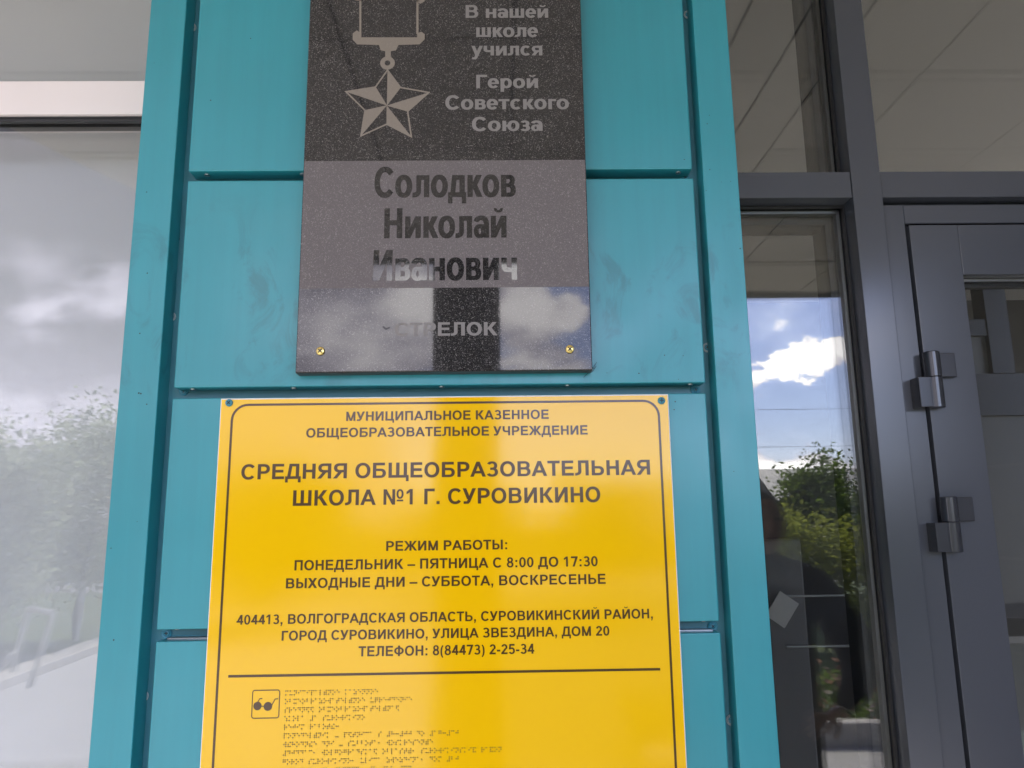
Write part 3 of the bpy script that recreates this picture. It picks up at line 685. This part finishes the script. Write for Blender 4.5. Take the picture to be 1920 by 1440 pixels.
for j in range(len(ys)-1):
    for i in range(len(xs)-1):
        ya, yb = ys[j], ys[j+1]; a0, a1 = max(xs[i], lx(ya)+.01), max(xs[i], lx(yb)+.01)
        e0, e1 = max(xs[i+1], lx(ya)+.012), max(xs[i+1], lx(yb)+.012)
        if e0-a0 < .02 and e1-a1 < .02: continue
        M = MB(); gp = .006; t1, t2, t3, t4 = [random.uniform(0, .007) for _ in range(4)]
        B_ = [(a0+gp, ya-gp, HC+.001-t1), (e0-gp, ya-gp, HC+.001-t2), (e1-gp, yb+gp, HC+.001-t3), (a1+gp, yb+gp, HC+.001-t4)]
        vb = [M.bm.verts.new(p) for p in B_]; vt = [M.bm.verts.new((p[0], p[1], HC+.0055)) for p in B_]
        M.bm.faces.new(vb); M.bm.faces.new(vt[::-1])
        for k in range(4): M.bm.faces.new((vb[k], vb[(k+1) % 4], vt[(k+1) % 4], vt[k]))
        M.build('soffit_panel', SOFFIT2 if (i*3+j*5) % 4 == 1 else SOFFIT, can)
M = MB(); M.box(-.858, EX1, -LC-.012, -LC-.0005, HC-.03, HC+.32); M.build('fascia', FASCIA, can)
ul, ur = uv(811, 640)[0], uv(938, 640)[0]; CYY = -2.35; dd = DIST-2*PF-CYY-2*.022*0
M = MB(); M.box(ul*(DIST-CYY-.044), ur*(DIST-CYY-.044), CYY-.3, CYY, 0, HC-.009, .01, 2)
tag(M.build('canopy_column', COLUMN), 'dark square canopy column mirrored in plaque and yellow sign', 'column')

# ------------------------------------------------------------------ grounds in front of the building (seen mirrored)
M = MB(); M.box(-14, 12, -4.0, .42, -.20, -.004); struct(M.build('porch_floor', PAVING))
M = MB(); M.poly([(-150, -150, -.16), (150, -150, -.16), (150, 40, -.16), (-150, 40, -.16)]); struct(M.build('ground', GRASSM))
M = MB(); M.poly([(-6.1, -16, -.156), (-.5, -16, -.156), (-.5, -4.0, -.156), (-5.45, -4.0, -.156)]); struct(M.build('path', ROADM))
M = MB(); M.poly([(-60, -26, -.155), (60, -26, -.155), (60, -19, -.155), (-60, -19, -.155)]); struct(M.build('road', mat('far_road', (.22, .21, .205), .9)))
M = MB(); M.box(.9, 9, -4.12, -4.001, -.16, .15, .008, 1); tag(M.build('planter_kerb', KERBM), 'low concrete planter kerb mirrored at foot of sidelight', 'kerb')
M = MB(); M.box(-.17, .17, -6.0, 6.0, -.16, -.05, .01, 1, mx=Matrix.Translation((-5.85, -9.9, 0)) @ Matrix.Rotation(math.radians(-5), 4, 'Z')); tag(M.build('path_kerb', KERBM), 'pale kerb edging the path mirrored in left window', 'kerb')
M = MB(); M.poly([(-14, -9.0, -.157), (-6.2, -9.4, -.157), (-6.0, -4.0, -.157), (-14, -4.0, -.157)]); struct(M.build('yard', mat('yard_paving', (.20, .195, .19), .9)))

def leaf(bm, c, sz, rng):
    n_ = Vector((rng.uniform(-1, 1), rng.uniform(-1, 1), rng.uniform(-.6, 1))).normalized(); a_ = n_.orthogonal().normalized(); d_ = n_.cross(a_)
    t = rng.uniform(0, 6.28); p, q = a_*math.cos(t)+d_*math.sin(t), d_*math.cos(t)-a_*math.sin(t)
    bm.faces.new([bm.verts.new(c+p*sz), bm.verts.new(c+q*sz*.55), bm.verts.new(c-p*sz), bm.verts.new(c-q*sz*.55)])
def tree(x, y, h, spread, label, material, seed, nleaf=5200, leafsize=.07, white=False, base=-.16):
    rng = random.Random(seed)
    t = thing('broadleaf_tree', label, 'tree', (x, y, base), 'trees in front of the school')
    M = MB(); lean = Vector((rng.uniform(-.05, .05), rng.uniform(-.05, .05), 1)); p = Vector((x, y, base)); r = .035*h/3
    tips = []; n = 7; zc = .42*h
    prev = p
    for i in range(n):
        q = p+lean*(h*.72*(i+1)/n)+Vector((rng.uniform(-.05, .05), rng.uniform(-.05, .05), 0))
        M.cyl(prev, q, r*(1-i*.11), r*(1-(i+1)*.11), 9, cap=False)
        if i > (0 if white else 1):
            for k in range(4):
                a_ = rng.uniform(0, 6.28); L = spread*rng.uniform(.45, 1.)*(1-abs(i/n-.55)*.7)
                e = q+Vector((math.cos(a_)*L, math.sin(a_)*L, L*rng.uniform(.1, .75)))
                mid = (q+e)/2+Vector((0, 0, .08*L)); M.cyl(q, mid, r*.32, r*.2, 6, cap=False); M.cyl(mid, e, r*.2, r*.08, 6, cap=False)
                tips += [e, mid, e+Vector((rng.uniform(-.3, .3), rng.uniform(-.3, .3), rng.uniform(-.1, .4)))*spread*.5]
        prev = q
    tips.append(prev+Vector((0, 0, .2*h)))
    M.build('trunk', BARK, t)
    if white:
        K = MB(); K.cyl(p, p+lean*.9, r*1.06, r*.98, 12, cap=False); K.build('whitewash', LIME, t)
    M = MB()
    for _ in range(nleaf):
        c = rng.choice(tips); s_ = spread*.22
        leaf(M.bm, c+Vector((rng.gauss(0, s_), rng.gauss(0, s_), rng.gauss(0, s_*.8))), leafsize*rng.uniform(.6, 1.3), rng)
    M.build('crown', material, t, recalc=False)
    return t
tree(5.65, -11.4, 2.95, .80, 'mid green tree tallest of those mirrored in sidelight', LEAF, 3, 14000, .042)
tree(7.5, -12.9, 2.3, .95, 'low dark tree at right edge of sidelight reflection', LEAF, 4, 11000, .042)
tree(5.6, -16., 2.1, .8, 'small far tree behind the person in sidelight reflection', LEAF, 9, 8000, .045)
tree(4.35, -8.8, 1.75, .75, 'short yellow green bushy tree in front of tallest mirrored tree', LEAF3, 12, 12000, .035)
tree(5.6, -8.4, 1.2, .6, 'small dark shrub right of the yellow green bushy tree', LEAF, 14, 8000, .035)
tree(-6.75, -8.3, 3.3, 1.0, 'pale leafy tree with whitewashed trunk mirrored at window left', LEAF2, 21, 18000, .042, True)
tree(-6.6, -10.6, 3.9, 1.2, 'pale leafy whitewashed tree mirrored beside the teal pillar', LEAF2, 22, 18000, .042, True)
tree(-9.4, -12.5, 3.1, 1.6, 'tall pale tree mirrored farthest left in the window', LEAF2, 25, 11000, .06, True)
tree(-4.2, -13.5, 2.7, 1.5, 'tall tree mirrored faintly in plaque and yellow sign', LEAF, 27, 7000, .08, True)
tree(-.8, -15, 2.3, 1.4, 'dark tree straight in front of the school porch', LEAF, 31, 6000)
tree(2.2, -14, 2.4, 1.4, 'dark round tree right of the canopy column', LEAF, 33, 6000)
# flower bed
M = MB(); rng = random.Random(77)
for _ in range(9000):
    x = rng.uniform(.95, 8.5); y = rng.uniform(-5.6, -4.2); hh = .22+.14*noise.noise(Vector((x*1.7, y*2, 0)))
    leaf(M.bm, Vector((x, y, -.1+rng.random()*(hh+.12))), rng.uniform(.02, .05), rng)
struct(M.build('flower_bed_leaves', LEAF, recalc=False), 'stuff')
M = MB()
for _ in range(2200):
    x = rng.uniform(.95, 8.5); y = rng.uniform(-5.6, -4.2); leaf(M.bm, Vector((x, y, .05+rng.random()*.28)), rng.uniform(.02, .04), rng)
struct(M.build('flower_bed_blossom', FLOWER, recalc=False), 'stuff')
# hedge beyond and a far house
M = MB()
for _ in range(16000):
    x = rng.uniform(-30, 30); y = rng.uniform(-31, -28); hh = 1.25+.8*noise.noise(Vector((x*.25, 3, 0)))
    leaf(M.bm, Vector((x, y, -.1+hh*rng.random())), rng.uniform(.1, .25), rng)
struct(M.build('far_hedge', LEAF, recalc=False), 'stuff')
hs = thing('far_house', 'pale house with grey roof beyond the trees, mirrored in sidelight', 'house', (17, -34, -.16))
M = MB(); M.box(13, 21, -38, -33, -.16, 2.3); M.build('wall', WALL_OUT, hs)
M = MB(); v_ = [(12.6, -32.6, 2.3), (21.4, -32.6, 2.3), (21.4, -38.4, 2.3), (12.6, -38.4, 2.3), (12.6, -35.5, 3.9), (21.4, -35.5, 3.9)]
V_ = [M.bm.verts.new(p) for p in v_]
for f in ((0, 1, 5, 4), (2, 3, 4, 5), (0, 4, 3), (1, 2, 5), (3, 2, 1, 0)): M.bm.faces.new([V_[i] for i in f])
M.build('roof', mat('roof_grey', (.25, .25, .26), .6), hs)
wr = thing('overhead_wire', 'thin overhead wires crossing the mirrored sky', 'wire', (0, -24, 5.0))
for zz in (3.95, 5.25):
    M = MB(); M.tube([(x, -24, zz+.00025*(x-8)**2) for x in range(-40, 61, 10)], .007, 5); M.build('cable', BLACK, wr)
for x in (-40, 60):
    M = MB(); M.cyl((x, -24, -.2), (x, -24, 7.0), .12, .09, 10); tag(M.build('utility_pole', KERBM), 'tall concrete pole %s of the mirrored wires' % ('at left end' if x < 0 else 'at right end'), 'pole')
mat('pale_rail_paint', (.55, .55, .54), .6)
rail = thing('handrail', 'slanted steel handrail mirrored low in the left window', 'handrail', (-3.4, -3.6, 0))
def vp(px, py, dist):
    uu, vv = uv(px, py); return (uu*dist, .58-(dist-1.), EYE+vv*dist)
for a_, c_ in (((97, 1150), (52, 1290)), ((50, 1142), (20, 1260)), ((20, 1225), (0, 1260))):
    M = MB(); M.cyl(vp(*a_, 4.9), vp(*c_, 4.9), .016, n=10); M.build('post', MATS['pale_rail_paint'], rail)
M = MB(); M.cyl(vp(97, 1150, 4.9), vp(50, 1142, 4.9), .02, n=10); M.build('rail', MATS['pale_rail_paint'], rail)

# ------------------------------------------------------------------ person mirrored in the sidelight
def skin_body(name, nodes, edges, material, parent, sub=2):
    me = bpy.data.meshes.new(name); me.from_pydata([n_[0] for n_ in nodes], edges, [])
    o = bpy.data.objects.new(name, me); C.objects.link(o)
    mod = o.modifiers.new('skin', 'SKIN'); mod.use_smooth_shade = True
    for i, n_ in enumerate(nodes):
        rr = n_[1]; me.skin_vertices[0].data[i].radius = rr if isinstance(rr, tuple) else (rr, rr)
        me.skin_vertices[0].data[i].use_root = i == 0
    o.modifiers.new('sub', 'SUBSURF').levels = sub; o.modifiers['sub'].render_levels = sub
    me.materials.append(material)
    dg = bpy.context.evaluated_depsgraph_get(); ev = o.evaluated_get(dg); nm_ = bpy.data.meshes.new_from_object(ev)
    o.modifiers.clear(); o.data = nm_
    for p_ in nm_.polygons: p_.use_smooth = True
    if parent: o.parent = parent; o.matrix_parent_inverse = parent.matrix_basis.inverted()
    return o
px_, py_ = .93, -1.12
per = thing('person', 'person in dark jacket standing with one hand on hip mirrored in sidelight', 'person', (px_, py_, 0))
def P(x, y, z): return (px_+x, py_+y, z)
nodes = [(P(0, 0, .93), (.18, .13)), (P(0, 0, 1.10), (.18, .13)), (P(0, .01, 1.27), (.20, .14)), (P(0, 0, 1.38), (.15, .11)), (P(0, .01, 1.45), (.065, .065)), (P(0, .02, 1.50), (.055, .056)),
         (P(.18, 0, 1.36), .088), (P(.26, -.01, 1.24), .082), (P(.325, -.02, 1.12), .070), (P(.27, .07, 1.03), .056), (P(.19, .13, .98), .040),
         (P(-.17, 0, 1.385), .065), (P(-.235, .0, 1.24), .053), (P(-.25, .02, 1.10), .046), (P(-.24, .07, .96), .038), (P(-.235, .10, .86), .030),
         (P(.09, 0, .84), .088), (P(.10, .01, .50), .060), (P(.11, -.02, .28), .052), (P(.11, -.03, .09), .042), (P(.115, .10, .045), .038), (P(.115, .16, .04), .030),
         (P(-.09, 0, .84), .088), (P(-.10, .01, .50), .060), (P(-.11, -.02, .28), .052), (P(-.11, -.03, .09), .042), (P(-.115, .10, .045), .038), (P(-.115, .16, .04), .030)]
ed = [(0, 1), (1, 2), (2, 3), (3, 4), (4, 5), (3, 6), (6, 7), (7, 8), (8, 9), (9, 10), (3, 11), (11, 12), (12, 13), (13, 14), (14, 15), (0, 16), (16, 17), (17, 18), (18, 19), (19, 20), (20, 21), (0, 22), (22, 23), (23, 24), (24, 25), (25, 26), (26, 27)]
skin_body('body', nodes, ed, CLOTH, per)
M = MB(); M.ball(P(0, .025, 1.575), .076, .094, .112, 28)
for v_ in M.bm.verts:                                   # jaw narrows, brow and cheeks flatten
    k = (1.575-v_.co.z)/.112
    if k > 0: v_.co.x = px_+(v_.co.x-px_)*(1-.28*k*k); v_.co.y += .012*k
M.ball(P(0, .118, 1.565), .013, .022, .024, 12); M.ball(P(.077, .015, 1.57), .010, .022, .032, 12); M.ball(P(-.077, .015, 1.57), .010, .022, .032, 12)
hd = M.build('head', SKIN, per)
for s2 in (-1, 1):
    M = MB(); M.ball(P(s2*.031, .103, 1.59), .013, .010, .009, 10); M.build('eye', BLACK, hd)
M = MB(); M.box(px_-.022, px_+.022, py_+.108, py_+.114, 1.522, 1.528); M.build('mouth', mat('lips', (.25, .10, .08), .5), hd)
M = MB(); M.ball(P(0, .012, 1.592), .080, .097, .105, 24)
bmesh.ops.delete(M.bm, geom=[f for f in M.bm.faces if f.calc_center_median().z < 1.57 or (f.calc_center_median().y > py_+.06 and f.calc_center_median().z < 1.645)], context='FACES')
M.build('hair', HAIR, per)
def hand(base, d, side, parent):
    base = Vector(base); d = Vector(d).normalized(); s1 = d.cross(Vector((0, 1, 0))).normalized()*side
    nd = [(tuple(base), (.026, .014)), (tuple(base+d*.05), (.036, .014)), (tuple(base+d*.085), (.034, .012))]
    e = [(0, 1), (1, 2)]
    for k, L in enumerate((.062, .074, .070, .054)):
        o_ = s1*(.026-.0175*k); i0 = len(nd)
        nd.append((tuple(base+d*.10+o_), .0085)); nd.append((tuple(base+d*(.10+L*.55)+o_*1.05+Vector((0, .006, 0))), .0078)); nd.append((tuple(base+d*(.10+L)+o_*1.05+Vector((0, .016, 0))), .0065))
        e += [(2, i0), (i0, i0+1), (i0+1, i0+2)]
    i0 = len(nd); nd.append((tuple(base+d*.045+s1*.04), .011)); nd.append((tuple(base+d*.085+s1*.058+Vector((0, .012, 0))), .009)); e += [(1, i0), (i0, i0+1)]
    return skin_body('hand', nd, e, SKIN, parent, 1)
hand(P(.19, .13, .98), (-.8, .25, -.3), 1, per)
hand(P(-.235, .10, .86), (.02, .1, -1), -1, per)
